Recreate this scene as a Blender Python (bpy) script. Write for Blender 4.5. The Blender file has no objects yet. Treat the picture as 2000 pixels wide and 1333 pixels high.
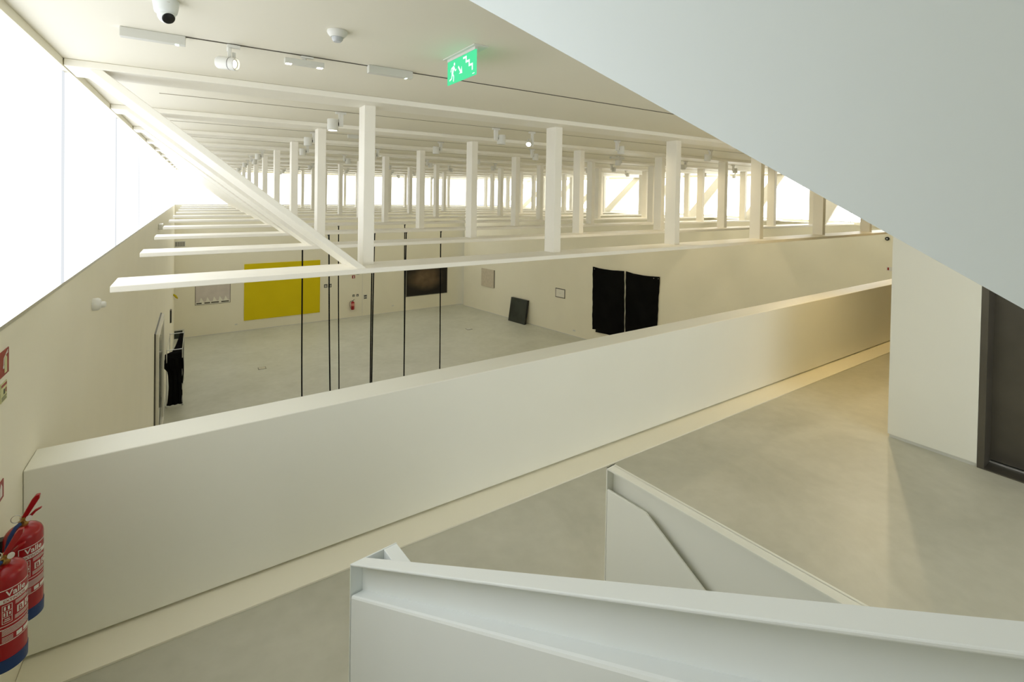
import bpy, bmesh, math, random
from mathutils import Vector, Matrix

random.seed(7)
scene = bpy.context.scene
COL = scene.collection
R = math.radians

# ------------------------------------------------------------------ camera
EYE = 2.70
PSI, PITCH, ROLL = R(33.06), R(0.8), R(0.95)
FPX, PPY = 945.0, 392.2
cd = bpy.data.cameras.new('camera'); cam = bpy.data.objects.new('camera', cd); COL.objects.link(cam)
fw = Vector((math.sin(PSI)*math.cos(PITCH), math.cos(PSI)*math.cos(PITCH), -math.sin(PITCH)))
rt = Vector((math.cos(PSI), -math.sin(PSI), 0)); up = rt.cross(fw)
rt2 = math.cos(ROLL)*rt + math.sin(ROLL)*up; up2 = -math.sin(ROLL)*rt + math.cos(ROLL)*up
cam.matrix_world = Matrix(((rt2.x, up2.x, -fw.x, 0), (rt2.y, up2.y, -fw.y, 0), (rt2.z, up2.z, -fw.z, EYE), (0, 0, 0, 1)))
cd.sensor_width = 36; cd.lens = FPX/2000*36; cd.shift_y = (PPY-666.5)/2000; cd.clip_start = .02; cd.clip_end = 200
scene.camera = cam

# ------------------------------------------------------------------ world, light, exposure
w = bpy.data.worlds.new('world'); scene.world = w; w.use_nodes = True
w.node_tree.nodes['Background'].inputs[0].default_value = (.85, .93, 1, 1)
w.node_tree.nodes['Background'].inputs[1].default_value = .6
scene.view_settings.view_transform = 'Standard'; scene.view_settings.look = 'None'
scene.view_settings.exposure = 0.10; scene.view_settings.gamma = 1.0
scene.view_settings.use_curve_mapping = False
WINDOW_LIGHT = 4.3; LEFT_LIGHT = 2.5
scene.cycles.max_bounces = 14; scene.cycles.diffuse_bounces = 9; scene.cycles.glossy_bounces = 4

# ------------------------------------------------------------------ materials
def mat(name, col, rough=.6, var=.03, scale=3.0, spec=.3, metal=0.0, bump=0.0, col2=None, detail=4, emit=None):
    m = bpy.data.materials.new(name); m.use_nodes = True
    nt = m.node_tree; b = nt.nodes['Principled BSDF']
    b.inputs['Roughness'].default_value = rough; b.inputs['Metallic'].default_value = metal
    b.inputs['Specular IOR Level'].default_value = spec
    tc = nt.nodes.new('ShaderNodeTexCoord'); nz = nt.nodes.new('ShaderNodeTexNoise')
    nz.inputs['Scale'].default_value = scale; nz.inputs['Detail'].default_value = detail
    nt.links.new(tc.outputs['Object'], nz.inputs['Vector'])
    rp = nt.nodes.new('ShaderNodeValToRGB')
    c2 = col2 or tuple(min(1, c*(1+var)) for c in col); c1 = tuple(c*(1-var) for c in col) if col2 is None else col
    rp.color_ramp.elements[0].position = .33; rp.color_ramp.elements[1].position = .67
    rp.color_ramp.elements[0].color = (*c1, 1); rp.color_ramp.elements[1].color = (*c2, 1)
    nt.links.new(nz.outputs['Fac'], rp.inputs['Fac']); nt.links.new(rp.outputs['Color'], b.inputs['Base Color'])
    if bump:
        n2 = nt.nodes.new('ShaderNodeTexNoise'); n2.inputs['Scale'].default_value = scale*12; n2.inputs['Detail'].default_value = 3
        nt.links.new(tc.outputs['Object'], n2.inputs['Vector'])
        bp = nt.nodes.new('ShaderNodeBump'); bp.inputs['Strength'].default_value = bump; bp.inputs['Distance'].default_value = .005
        nt.links.new(n2.outputs['Fac'], bp.inputs['Height']); nt.links.new(bp.outputs['Normal'], b.inputs['Normal'])
    if emit:
        b.inputs['Emission Color'].default_value = (*emit[0], 1); b.inputs['Emission Strength'].default_value = emit[1]
    return m

M = {}
M['wall'] = mat('cream wall paint', (.812, .78, .65), .55, .012, 1.2, .3, bump=.03)
M['ceil'] = mat('cream ceiling paint', (.815, .785, .68), .6, .012, .8, .25)
M['truss'] = mat('white timber paint', (.857, .833, .752), .42, .015, 2.5, .35)
M['white'] = mat('white satin paint', (.765, .80, .79), .45, .012, 1.4, .35, bump=.02)
M['cool'] = mat('cool white paint', (.735, .80, .815), .5, .012, .7, .3, bump=.02)
M['parapet'] = mat('pale satin paint', (.786, .782, .70), .42, .015, 1.0, .35, bump=.02)
M['fixture'] = mat('white fixture enamel', (.70, .70, .66), .35, .01, 6, .4)
M['grey_fix'] = mat('grey fixture enamel', (.62, .62, .57), .4, .01, 6, .35)
M['black'] = mat('black plastic', (.010, .010, .010), .3, .1, 8, .4)
M['cloth'] = mat('black felt', (.007, .007, .0068), .95, .15, 2, .02, bump=.06)
M['strap'] = mat('black webbing', (.009, .009, .010), .9, .2, 40, .05)
M['track'] = mat('dark track groove', (.10, .09, .07), .6, .1, 12, .2)
M['track_pale'] = mat('beige track groove', (.30, .27, .20), .6, .1, 12, .2)
M['door'] = mat('bronze steel', (.105, .095, .075), .38, .10, 2.2, .5, metal=.55)
M['frame_d'] = mat('dark metal edge', (.09, .085, .07), .4, .1, 6, .4)
M['alu'] = mat('brushed aluminium', (.58, .585, .57), .35, .06, 20, .5, metal=.7)
M['steel'] = mat('chromed tube', (.62, .63, .64), .25, .05, 10, .5, metal=.8)
M['red'] = mat('red enamel', (.33, .006, .010), .22, .06, 4, .5)
M['blue'] = mat('blue plastic', (.008, .036, .14), .45, .08, 6, .4)
M['brass'] = mat('brass', (.52, .34, .10), .3, .1, 20, .5, metal=.9)
M['pink'] = mat('pink print', (.55, .20, .17), .5, .05, 20, .3)
M['print_w'] = mat('white print', (.72, .70, .66), .5, .02, 10, .3)
M['sign_red'] = mat('red sign print', (.28, .022, .018), .4, .03, 6, .3)
M['sign_glow'] = mat('pale photoluminescent print', (.60, .60, .33), .5, .03, 8, .3)
M['sign_dark'] = mat('dark sign print', (.035, .045, .035), .5, .05, 9, .3)
M['yellow'] = mat('yellow paint', (.66, .53, .002), .6, .02, 1.5, .2)
M['paper'] = mat('pale paper', (.60, .55, .52), .8, .06, 3, .1)
M['paper_l'] = mat('cream paper', (.78, .76, .68), .8, .03, 3, .1)
M['beige_art'] = mat('beige canvas', (.56, .50, .40), .85, .06, 9, .1)
M['dark_art'] = mat('dark canvas', (.016, .019, .016), .35, .4, 1.5, .35, col2=(.040, .046, .040))
M['cloud'] = mat('brown cloud print', (.013, .010, .007), .3, .1, .45, .35, col2=(.17, .115, .065), detail=3)
def cloud_print():
    m = M['cloud']; nt = m.node_tree; rp_ = [n for n in nt.nodes if n.type == 'VALTORGB'][0]; nz_ = [n for n in nt.nodes if n.type == 'TEX_NOISE'][0]
    tc_ = [n for n in nt.nodes if n.type == 'TEX_COORD'][0]
    mp = nt.nodes.new('ShaderNodeMapping'); mp.inputs['Location'].default_value = (.05, 0, -.62); mp.inputs['Scale'].default_value = (.72, .2, 1.15)
    mp.inputs['Location'].default_value = (.05, 0, -1.08)
    gr = nt.nodes.new('ShaderNodeTexGradient'); gr.gradient_type = 'SPHERICAL'
    nt.links.new(tc_.outputs['Object'], mp.inputs['Vector']); nt.links.new(mp.outputs['Vector'], gr.inputs['Vector'])
    ml = nt.nodes.new('ShaderNodeMath'); ml.operation = 'MULTIPLY'; nz_.inputs['Scale'].default_value = 1.6
    nt.links.new(gr.outputs['Fac'], ml.inputs[0]); nt.links.new(nz_.outputs['Fac'], ml.inputs[1]); nt.links.new(ml.outputs[0], rp_.inputs['Fac'])
    rp_.color_ramp.elements[0].position = .06; rp_.color_ramp.elements[1].position = .46
cloud_print()
M['glass_art'] = mat('smoky glazing', (.23, .24, .20), .12, .1, 1.2, .5)
M['lamp_on'] = mat('lit lamp face', (.9, .9, .85), .4, .01, 5, .2, emit=((1, .96, .85), 6))
M['led'] = mat('small green led', (.6, .9, .7), .4, .01, 5, .2, emit=((.75, 1, .85), 2.5))
M['lens_grey'] = mat('frosted sensor lens', (.48, .50, .52), .25, .05, 10, .4)

def concrete(name, a, b_, rough, scale):
    m = bpy.data.materials.new(name); m.use_nodes = True
    nt = m.node_tree; p = nt.nodes['Principled BSDF']
    tc = nt.nodes.new('ShaderNodeTexCoord')
    n1 = nt.nodes.new('ShaderNodeTexNoise'); n1.inputs['Scale'].default_value = scale; n1.inputs['Detail'].default_value = 7; n1.inputs['Roughness'].default_value = .62
    n1.inputs['Distortion'].default_value = .6
    n2 = nt.nodes.new('ShaderNodeTexNoise'); n2.inputs['Scale'].default_value = scale*9; n2.inputs['Detail'].default_value = 5
    mx = nt.nodes.new('ShaderNodeMath'); mx.operation = 'MULTIPLY_ADD'; mx.inputs[1].default_value = .35
    nt.links.new(tc.outputs['Object'], n1.inputs['Vector']); nt.links.new(tc.outputs['Object'], n2.inputs['Vector'])
    nt.links.new(n2.outputs['Fac'], mx.inputs[0]); nt.links.new(n1.outputs['Fac'], mx.inputs[2])
    rp = nt.nodes.new('ShaderNodeValToRGB'); rp.color_ramp.elements[0].position = .42; rp.color_ramp.elements[1].position = .92
    rp.color_ramp.elements[0].color = (*a, 1); rp.color_ramp.elements[1].color = (*b_, 1)
    nt.links.new(mx.outputs[0], rp.inputs['Fac']); nt.links.new(rp.outputs['Color'], p.inputs['Base Color'])
    mr = nt.nodes.new('ShaderNodeMapRange'); mr.inputs['To Min'].default_value = rough-.06; mr.inputs['To Max'].default_value = rough+.1
    nt.links.new(n1.outputs['Fac'], mr.inputs['Value']); nt.links.new(mr.outputs['Result'], p.inputs['Roughness'])
    p.inputs['Specular IOR Level'].default_value = .38
    return m
M['concrete'] = concrete('polished concrete', (.405, .40, .325), (.54, .53, .445), .42, .9)
M['concrete_hall'] = concrete('hall polished concrete', (.43, .435, .36), (.555, .56, .485), .38, .55)

def emissive(name, col, strength):
    m = bpy.data.materials.new(name); m.use_nodes = True
    nt = m.node_tree; nt.nodes.clear()
    out = nt.nodes.new('ShaderNodeOutputMaterial'); e = nt.nodes.new('ShaderNodeEmission')
    tc = nt.nodes.new('ShaderNodeTexCoord'); nz = nt.nodes.new('ShaderNodeTexNoise'); nz.inputs['Scale'].default_value = .35
    mr = nt.nodes.new('ShaderNodeMapRange'); mr.inputs['To Min'].default_value = strength*.94; mr.inputs['To Max'].default_value = strength*1.06
    nt.links.new(tc.outputs['Object'], nz.inputs['Vector']); nt.links.new(nz.outputs['Fac'], mr.inputs['Value'])
    e.inputs[0].default_value = (*col, 1); nt.links.new(mr.outputs['Result'], e.inputs[1]); nt.links.new(e.outputs[0], out.inputs[0])
    return m
M['pane'] = emissive('daylit translucent panel', (.985, .995, .975), WINDOW_LIGHT)
M['joint'] = emissive('daylit panel joint', (.93, .97, 1.0), .80)
M['pane_left'] = emissive('daylit left panel', (.955, .98, 1.0), LEFT_LIGHT)
M['pane_fill'] = emissive('added fill light panel', (.95, .98, 1.0), 3.8)  # added glow behind the stairs that brightens the walkway side
M['exit'] = emissive('lit green acrylic', (.10, .80, .36), 1.0)
M['exit_w'] = emissive('lit white pictogram', (.80, 1, .90), 1.25)

# ------------------------------------------------------------------ mesh helpers
def bx(bm, x0, x1, y0, y1, z0, z1):
    v = [bm.verts.new(p) for p in ((x0,y0,z0),(x1,y0,z0),(x1,y1,z0),(x0,y1,z0),(x0,y0,z1),(x1,y0,z1),(x1,y1,z1),(x0,y1,z1))]
    for f in ((3,2,1,0),(4,5,6,7),(0,1,5,4),(1,2,6,5),(2,3,7,6),(3,0,4,7)): bm.faces.new([v[i] for i in f])

def prism(bm, pts, off):
    """pts: 3-D polygon, extruded by the vector off"""
    off = Vector(off); a = [bm.verts.new(p) for p in pts]; b = [bm.verts.new(Vector(p)+off) for p in pts]
    n = len(pts); bm.faces.new(a[::-1]); bm.faces.new(b)
    for i in range(n): bm.faces.new((a[i], a[(i+1) % n], b[(i+1) % n], b[i]))

def tube(bm, p, q, r, seg=12, r2=None):
    p, q = Vector(p), Vector(q); d = (q-p).normalized(); u = d.orthogonal().normalized(); v = d.cross(u)
    r2 = r if r2 is None else r2
    A = [bm.verts.new(p+(u*math.cos(t)+v*math.sin(t))*r) for t in (2*math.pi*i/seg for i in range(seg))]
    B = [bm.verts.new(q+(u*math.cos(t)+v*math.sin(t))*r2) for t in (2*math.pi*i/seg for i in range(seg))]
    for i in range(seg): bm.faces.new((A[i], A[(i+1) % seg], B[(i+1) % seg], B[i]))
    bm.faces.new(A[::-1]); bm.faces.new(B)

def path(bm, pts, r, seg=8):
    pts = [Vector(p) for p in pts]; rings = []
    prev = None
    for i, p in enumerate(pts):
        d = (pts[min(i+1, len(pts)-1)]-pts[max(i-1, 0)]).normalized()
        u = (prev - d*prev.dot(d)).normalized() if prev else d.orthogonal().normalized()
        prev = u; v = d.cross(u)
        rings.append([bm.verts.new(p+(u*math.cos(2*math.pi*k/seg)+v*math.sin(2*math.pi*k/seg))*r) for k in range(seg)])
    for a, b in zip(rings, rings[1:]):
        for k in range(seg): bm.faces.new((a[k], a[(k+1) % seg], b[(k+1) % seg], b[k]))
    bm.faces.new(rings[0][::-1]); bm.faces.new(rings[-1])

def lathe(bm, prof, axis=((0,0,0),(0,0,1)), seg=32):
    o = Vector(axis[0]); d = Vector(axis[1]).normalized(); u = d.orthogonal().normalized(); v = d.cross(u)
    rings = []
    for r, h in prof:
        if r < 1e-5: rings.append([bm.verts.new(o+d*h)])
        else: rings.append([bm.verts.new(o+d*h+(u*math.cos(2*math.pi*k/seg)+v*math.sin(2*math.pi*k/seg))*r) for k in range(seg)])
    for a, b in zip(rings, rings[1:]):
        for k in range(seg):
            k2 = (k+1) % seg
            if len(a) == 1: bm.faces.new((a[0], b[k2], b[k])) if len(b) > 1 else None
            elif len(b) == 1: bm.faces.new((a[k], a[k2], b[0]))
            else: bm.faces.new((a[k], a[k2], b[k2], b[k]))
    if len(rings[0]) > 1: bm.faces.new(rings[0][::-1])
    if len(rings[-1]) > 1: bm.faces.new(rings[-1])

def obj(name, bm, m, parent=None, smooth=False, bevel=0.0):
    bmesh.ops.recalc_face_normals(bm, faces=bm.faces)
    me = bpy.data.meshes.new(name); bm.to_mesh(me); bm.free()
    me.materials.append(M[m] if isinstance(m, str) else m)
    if smooth:
        for p in me.polygons: p.use_smooth = True
        try: me.set_sharp_from_angle(angle=R(38))
        except Exception: pass
    o = bpy.data.objects.new(name, me); COL.objects.link(o)
    if parent: o.parent = parent
    if bevel:
        b = o.modifiers.new('bevel', 'BEVEL'); b.width = bevel; b.segments = 2; b.limit_method = 'ANGLE'; b.angle_limit = R(40)
    return o

def box(name, m, parent, *d, bevel=0.0):
    bm = bmesh.new(); bx(bm, *d); return obj(name, bm, m, parent, bevel=bevel)

def tag(o, label, cat, group=None):
    o['label'] = label; o['category'] = cat
    if group: o['group'] = group
    return o

def thing(name, label, cat, loc=(0,0,0), group=None):
    o = bpy.data.objects.new(name, None); COL.objects.link(o); o.location = loc; o.empty_display_size = .05
    return tag(o, label, cat, group)

def empty_struct(name):
    o = bpy.data.objects.new(name, None); COL.objects.link(o); o['kind'] = 'structure'; o.empty_display_size = .1
    return o

def struct(name, bm, m, bevel=0.0):
    o = obj(name, bm, m, bevel=bevel); o['kind'] = 'structure'; return o

def text_mesh(s, size, bold=False):
    cu = bpy.data.curves.new('lettering', 'FONT'); cu.body = s; cu.size = size; cu.resolution_u = 3
    if bold: cu.offset = size*.018
    o = bpy.data.objects.new('lettering', cu); COL.objects.link(o)
    dg = bpy.context.evaluated_depsgraph_get(); me = bpy.data.meshes.new_from_object(o.evaluated_get(dg))
    bpy.data.objects.remove(o); bpy.data.curves.remove(cu)
    return me

# ------------------------------------------------------------------ dimensions of the place (metres; walkway floor z = 0)
XL = -.81            # left wall face
ZF = -3.90           # hall floor
ZS, ZT, ZC = 1.985, 3.525, 3.58   # sill, window head, ceiling
YF = 25.6            # far wall face
XR = 17.0            # right clerestory
YP, PT, PH = 3.735, .275, 1.10    # parapet face, thickness, height
YW = 0.75            # near end of the left clerestory
YB = -3.2            # wall behind the stairs
TH = R(6.0)          # the stairs stand 6 degrees askew
SD = Vector((math.sin(TH), -math.cos(TH), 0)); TD = Vector((math.cos(TH), math.sin(TH), 0))
RW0 = Vector((13.142, 25.239, 0)); RWV = Vector((.197, -.980, 0)).normalized(); RWN = Vector((-RWV.y*-1*-1, RWV.x, 0))
RWN = Vector((-.980, -.197, 0)).normalized()
RWL = 22.6
RW1 = RW0 + RWV*RWL

def st(o, s, t, z): p = Vector((o[0], o[1], 0)) + SD*s + TD*t; return (p.x, p.y, z)

# ------------------------------------------------------------------ structure
# walkway floor with the well of the descending flight left open
bm = bmesh.new()
def slab(bm, pts, z0, z1): prism(bm, [(x, y, z0) for x, y in pts], (0, 0, z1-z0))
wellA = st((2.02, 2.06), 0, 0, 0)[:2]; wellB = st((.70, 2.06), 0, 0, 0)[:2]
wl = st((.70, 2.06), 3.6, 0, 0)[:2]; wr = st((2.02, 2.06), 3.6, 0, 0)[:2]
slab(bm, [(XL, wellB[1]), (14.2, wellB[1]), (14.2, YP+PT), (XL, YP+PT)], -.30, 0)
slab(bm, [(XL, YB), (wl[0], YB), wl, wellB, (XL, wellB[1])], -.30, 0)
slab(bm, [wr, (14.2, wr[1]), (14.2, wellB[1]), (wellA[0], wellB[1])], -.30, 0)
slab(bm, [(wl[0], YB), (14.2, YB), (14.2, wr[1]), wr, wl], -.30, 0)
struct('floor', bm, 'concrete')
bm = bmesh.new(); slab(bm, [(XL-.2, YB), (18.6, YB), (18.6, YF+.2), (XL-.2, YF+.2)], ZF-.25, ZF); struct('floor_hall', bm, 'concrete_hall')

bm = bmesh.new(); bx(bm, XL-.22, XL, YB-.2, YF, ZF, ZS); bx(bm, XL-.22, XL, YB-.2, YW, ZS, ZC); struct('wall_left', bm, 'wall')
bm = bmesh.new(); bx(bm, XL-.22, 14.2, YF, YF+.22, ZF, ZS); struct('wall_far', bm, 'wall')
bm = bmesh.new(); slab(bm, [RW0[:2], RW1[:2], (RW1-RWN*.25)[:2], (RW0-RWN*.25)[:2]], ZF, 1.90); struct('wall_right', bm, 'wall')
# ledge over the rooms beside the hall, carrying the right clerestory
bm = bmesh.new(); slab(bm, [(RW0+RWN*.02)[:2], (RW1+RWN*.02)[:2], (18.8, RW1.y), (18.8, YF), (RW0.x, YF)], 1.90, 1.935); struct('trim_1', bm, 'wall')
bm = bmesh.new(); bx(bm, XR-.06, XR+.2, 3.9, YF, 1.905, ZS); struct('trim_2', bm, 'wall')
bm = bmesh.new(); bx(bm, XL, 14.2, YP+.06, YP+PT-.005, ZF, -.30); struct('wall_front', bm, 'wall')
bm = bmesh.new(); bx(bm, XL-.22, 2.4, YB-.2, YB, 0, ZC); bx(bm, 6.5, 14.4, YB-.2, YB, 0, ZC); bx(bm, 2.4, 6.5, YB-.2, YB, 0, .5); bx(bm, 2.4, 6.5, YB-.2, YB, 3.3, ZC); struct('wall_back', bm, 'wall')
bm = bmesh.new(); bx(bm, 14.2, 14.4, YB, YP+PT, ZF, ZC); bx(bm, 14.4, 18.8, YP+.06, YP+PT, ZF, ZC); struct('wall_side', bm, 'wall')

# ceiling, open over the upper flight
hx = lambda y: .732 + (2.07-y)*math.tan(TH)
bm = bmesh.new()
hy = 1.86
slab(bm, [(XL-.22, hy), (XR+.2, hy), (XR+.2, YF+.22), (XL-.22, YF+.22)], ZC, ZC+.15)
struct('ceiling', bm, 'ceil'); bm = bmesh.new()
slab(bm, [(XL-.22, YB-.2), (hx(YB-.2), YB-.2), (hx(hy), hy), (XL-.22, hy)], ZC, ZC+.15)
struct('ceiling', bm, 'ceil'); bm = bmesh.new()
slab(bm, [(hx(YB-.2)+1.36, YB-.2), (14.4, YB-.2), (14.4, hy), (hx(hy)+1.36, hy)], ZC, ZC+.15)
struct('ceiling', bm, 'ceil')
bm = bmesh.new()   # shaft above the upper flight
bx(bm, .2, 2.9, hy, hy+.12, ZC+.15, 6.2); bx(bm, .2, 2.9, YB-.2, YB-.08, ZC+.15, 6.2)
bx(bm, .08, .2, YB-.2, hy+.12, ZC+.15, 6.2); bx(bm, 2.9, 3.02, YB-.2, hy+.12, ZC+.15, 6.2); bx(bm, .08, 3.02, YB-.2, hy+.12, 6.2, 6.3)
struct('wall_shaft', bm, 'wall')

# header strips above the clerestory panes and sill lips
bm = bmesh.new(); bx(bm, XL-.22, XL+.035, YB, YF, ZT, ZC); struct('trim_3', bm, 'wall')
bm = bmesh.new(); bx(bm, XL-.2, XR+.2, YF-.03, YF+.22, ZT-.03, ZC); struct('trim_4', bm, 'wall')
bm = bmesh.new(); bx(bm, XR-.04, XR+.2, 3.9, YF, ZT-.03, ZC); struct('trim_5', bm, 'wall')

# clerestory windows: translucent panels with fine joints
def window(name, p0, p1, z0, z1, step, first, nrm, pm='pane', jw=.010):
    win = empty_struct(name)
    p0, p1 = Vector(p0), Vector(p1); d = (p1-p0); L = d.length; d.normalize(); nrm = Vector(nrm)
    cuts = [0.0]; c = first
    while c < L-.3: cuts.append(c); c += step
    cuts.append(L)
    for a, b in zip(cuts, cuts[1:]):
        A, B = p0+d*(a+.008), p0+d*(b-.008)
        bm = bmesh.new(); prism(bm, [(A.x,A.y,z0), (B.x,B.y,z0), (B.x,B.y,z1), (A.x,A.y,z1)], -nrm*.02); obj('pane', bm, pm, win)
    for c in cuts[1:-1]:
        A, B = p0+d*(c-jw), p0+d*(c+jw)
        bm = bmesh.new(); prism(bm, [(A.x,A.y,z0), (B.x,B.y,z0), (B.x,B.y,z1), (A.x,A.y,z1)], nrm*.008); obj('joint', bm, 'joint', win)
    bm = bmesh.new(); A, B = p0, p1
    prism(bm, [(A.x,A.y,z0-.0), (B.x,B.y,z0), (B.x,B.y,z0+.022), (A.x,A.y,z0+.022)], nrm*.012); obj('sill_rail', bm, 'alu', win)
    return win
window('window_1', (XL-.004, YW, 0), (XL-.004, YF, 0), ZS, ZT, 2.72, (4.68-YW) % 2.72, (1, 0, 0), 'pane_left', .03)
window('window_2', (XL, YF+.04, 0), (XR, YF+.04, 0), ZS, ZT-.03, 2.72, 2.2, (0, -1, 0))
window('window_3', (XR+.04, 3.95, 0), (XR+.04, YF, 0), ZS, ZT-.03, 1.45, 1.45, (-1, 0, 0))

window('added_window', (2.4, YB-.1, 0), (6.5, YB-.1, 0), .5, 3.3, 1.37, 1.37, (0, 1, 0), 'pane_fill')   # added unseen window, its glow brightens the parapet and walkway

# pillar wall with the lift door recess
bm = bmesh.new()
PX = 6.62
pv = Vector((.041, -1, 0)).normalized()      # along the pillar face, towards the stairs
def pp(s, dpt, z): q = Vector((PX, 2.235, 0)) + pv*s + Vector((1, .041, 0)).normalized()*dpt; return (q.x, q.y, z)
def pprism(bm, s0, s1, d0, d1, z0, z1): prism(bm, [pp(s0,d0,z0), pp(s1,d0,z0), pp(s1,d1,z0), pp(s0,d1,z0)], (0,0,z1-z0))
pprism(bm, 0, .745, 0, 2.6, .04, ZC); pprism(bm, .745, 2.0, .30, 2.6, .04, ZC); pprism(bm, 1.95, 5.4, 0, 2.6, .04, ZC); pprism(bm, .745, 1.95, 0, .3, 2.35, ZC)
struct('wall_lift', bm, 'parapet')
bm = bmesh.new(); pprism(bm, .012, .745, .018, 2.6, 0, .04); pprism(bm, 1.95, 5.4, .018, 2.6, 0, .04); struct('baseboard_lift', bm, 'grey_fix')
d1 = empty_struct('door_1')
bm = bmesh.new(); pprism(bm, .80, 1.365, .255, .295, .03, 2.30); obj('door_leaf', bm, 'door', d1)
bm = bmesh.new(); pprism(bm, 1.371, 1.93, .255, .295, .03, 2.30); obj('door_leaf', bm, 'door', d1)
bm = bmesh.new(); pprism(bm, .747, .80, .004, .298, 0, 2.345); pprism(bm, .747, 1.948, .004, .298, 2.30, 2.345); pprism(bm, 1.93, 1.948, .004, .298, 0, 2.30); obj('jamb', bm, 'door', d1)
bm = bmesh.new(); pprism(bm, .80, 1.93, .004, .298, 0, .012); obj('threshold', bm, 'door', d1)
bm = bmesh.new(); pprism(bm, .80, 1.93, .225, .25, .012, .022); obj('threshold_rail', bm, 'alu', d1)

# ------------------------------------------------------------------ parapet
par = thing('parapet', 'long low cream parapet wall between the walkway and the sunken hall', 'parapet', (6, YP, 0))
def child(o, p):   # keep world coordinates under a placed empty
    o.parent = p; o.matrix_parent_inverse = Matrix.Translation(-Vector(p.location)); return o
child(box('wall_panel', 'parapet', None, XL+.002, 14.19, YP, YP+PT, .034, PH, bevel=.006), par)
child(box('recessed_base', 'grey_fix', None, XL+.002, 14.19, YP+.04, YP+PT-.02, .012, .036), par)  # darker grey deepens the shade in the gap under the panel
child(box('floor_strip', 'wall', None, XL+.002, 14.19, YP-.262, YP+.05, .0, .014, bevel=.002), par)

# ------------------------------------------------------------------ stairs
def steps(name, label, o, t0, t1, z_first, n, up_dir, thick=.17, m='white', tread=.283, rise=.16, s_sign=1):
    """n steps from s=0; z rises (up_dir=1) or falls along +s"""
    root = thing(name, label, 'stairs', st(o, 0, (t0+t1)/2, 0))
    for k in range(n):
        z = z_first + up_dir*rise*(k+1 if up_dir > 0 else k+1)
        bm = bmesh.new(); s0, s1 = tread*k*s_sign, tread*(k+1)*s_sign
        prism(bm, [st(o, s0, t0, z-thick), st(o, s1, t0, z-thick), st(o, s1, t1, z-thick), st(o, s0, t1, z-thick)], (0, 0, thick))
        child(obj('step', bm, m), root)
    return root
steps('stair_flight', 'concrete stair flight rising from the walkway to the camera landing', (-.72, 2.03), 0, 1.20, 0, 8, 1, m='concrete')
steps('stair_flight', 'concrete stair flight descending into the well between two balustrades', (.80, 2.03), .0, 1.20, 0, 12, -1, m='concrete')

SL = math.tan(R(29.3))
# near balustrade: sloped guard with handrail groove, plus the level guard behind it and the end plate joining both
b1 = thing('stair_balustrade', 'nearest white stair balustrade with sloping top and handrail groove', 'balustrade', (.56, 2.085, 0))
O1 = (.56, 2.085); LEN = 2.9
def slope_slab(o, s0, s1, t0, t1, zb0, zt0, sl):
    bm = bmesh.new()
    prism(bm, [st(o, s0, t0, zb0+sl*s0), st(o, s1, t0, zb0+sl*s1), st(o, s1, t0, zt0+sl*s1), st(o, s0, t0, zt0+sl*s0)], TD*(t1-t0)); return bm
bm = bmesh.new()
zt = lambda s: 1.10+SL*s
prism(bm, [st(O1, .007, 0, 0), st(O1, .5, 0, 0), st(O1, LEN, 0, -.35+SL*(LEN-.3)), st(O1, LEN, 0, zt(LEN)-.137), st(O1, .007, 0, zt(.007)-.137)], TD*.064)
child(obj('lower_panel', bm, 'white', bevel=.009), b1)
child(obj('groove_back', slope_slab(O1, .007, LEN, .052, .064, .96, 1.092, SL), 'white'), b1)
child(obj('top_cap', slope_slab(O1, 0, LEN, 0, .065, 1.091, 1.10, SL), 'white', bevel=.0025), b1)
bm = bmesh.new(); prism(bm, [st(O1, 0, 0, 0), st(O1, 0, .212, 0), st(O1, 0, .212, 1.10), st(O1, 0, 0, 1.10)], SD*.006)
child(obj('end_plate', bm, 'white'), b1)
bm = bmesh.new(); prism(bm, [st(O1, .006, .15, 0), st(O1, 2.2, .15, 0), st(O1, 2.2, .15, 1.10), st(O1, .006, .15, 1.10)], TD*.062)
child(obj('level_guard', bm, 'white', bevel=.003), b1)

# far balustrade: level top, groove that turns down with the descending flight
b2 = thing('stair_balustrade', 'white stairwell balustrade with level top standing alone on the walkway', 'balustrade', (2.024, 2.045, 0))
O2 = (2.024, 2.045); L2 = 2.6
zk = lambda s: .978 if s < .275 else .978-(s-.275)*.59
bm = bmesh.new()
prism(bm, [st(O2, .007, 0, -.3), st(O2, L2, 0, -2.0), st(O2, L2, 0, zk(L2)), st(O2, .275, 0, zk(.275)), st(O2, .007, 0, .978)], TD*.014)
child(obj('lower_panel', bm, 'parapet', bevel=.004), b2)
bm = bmesh.new()
prism(bm, [st(O2, .007, .056, -.3), st(O2, L2, .056, -2.0), st(O2, L2, .056, 1.092), st(O2, .007, .056, 1.092)], TD*.014)
child(obj('groove_back', bm, 'parapet'), b2)
bm = bmesh.new(); prism(bm, [st(O2, 0, .054, 1.091), st(O2, L2, .054, 1.091), st(O2, L2, .054, 1.10), st(O2, 0, .054, 1.10)], TD*.017)
prism(bm, [st(O2, 0, .0, 1.091), st(O2, L2, .0, 1.091), st(O2, L2, .0, 1.10), st(O2, 0, .0, 1.10)], TD*.056)
child(obj('top_cap', bm, 'parapet'), b2)
bm = bmesh.new(); prism(bm, [st(O2, 0, 0, 0), st(O2, 0, .071, 0), st(O2, 0, .071, 1.10), st(O2, 0, 0, 1.10)], SD*.006)
child(obj('end_plate', bm, 'parapet'), b2)

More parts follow.
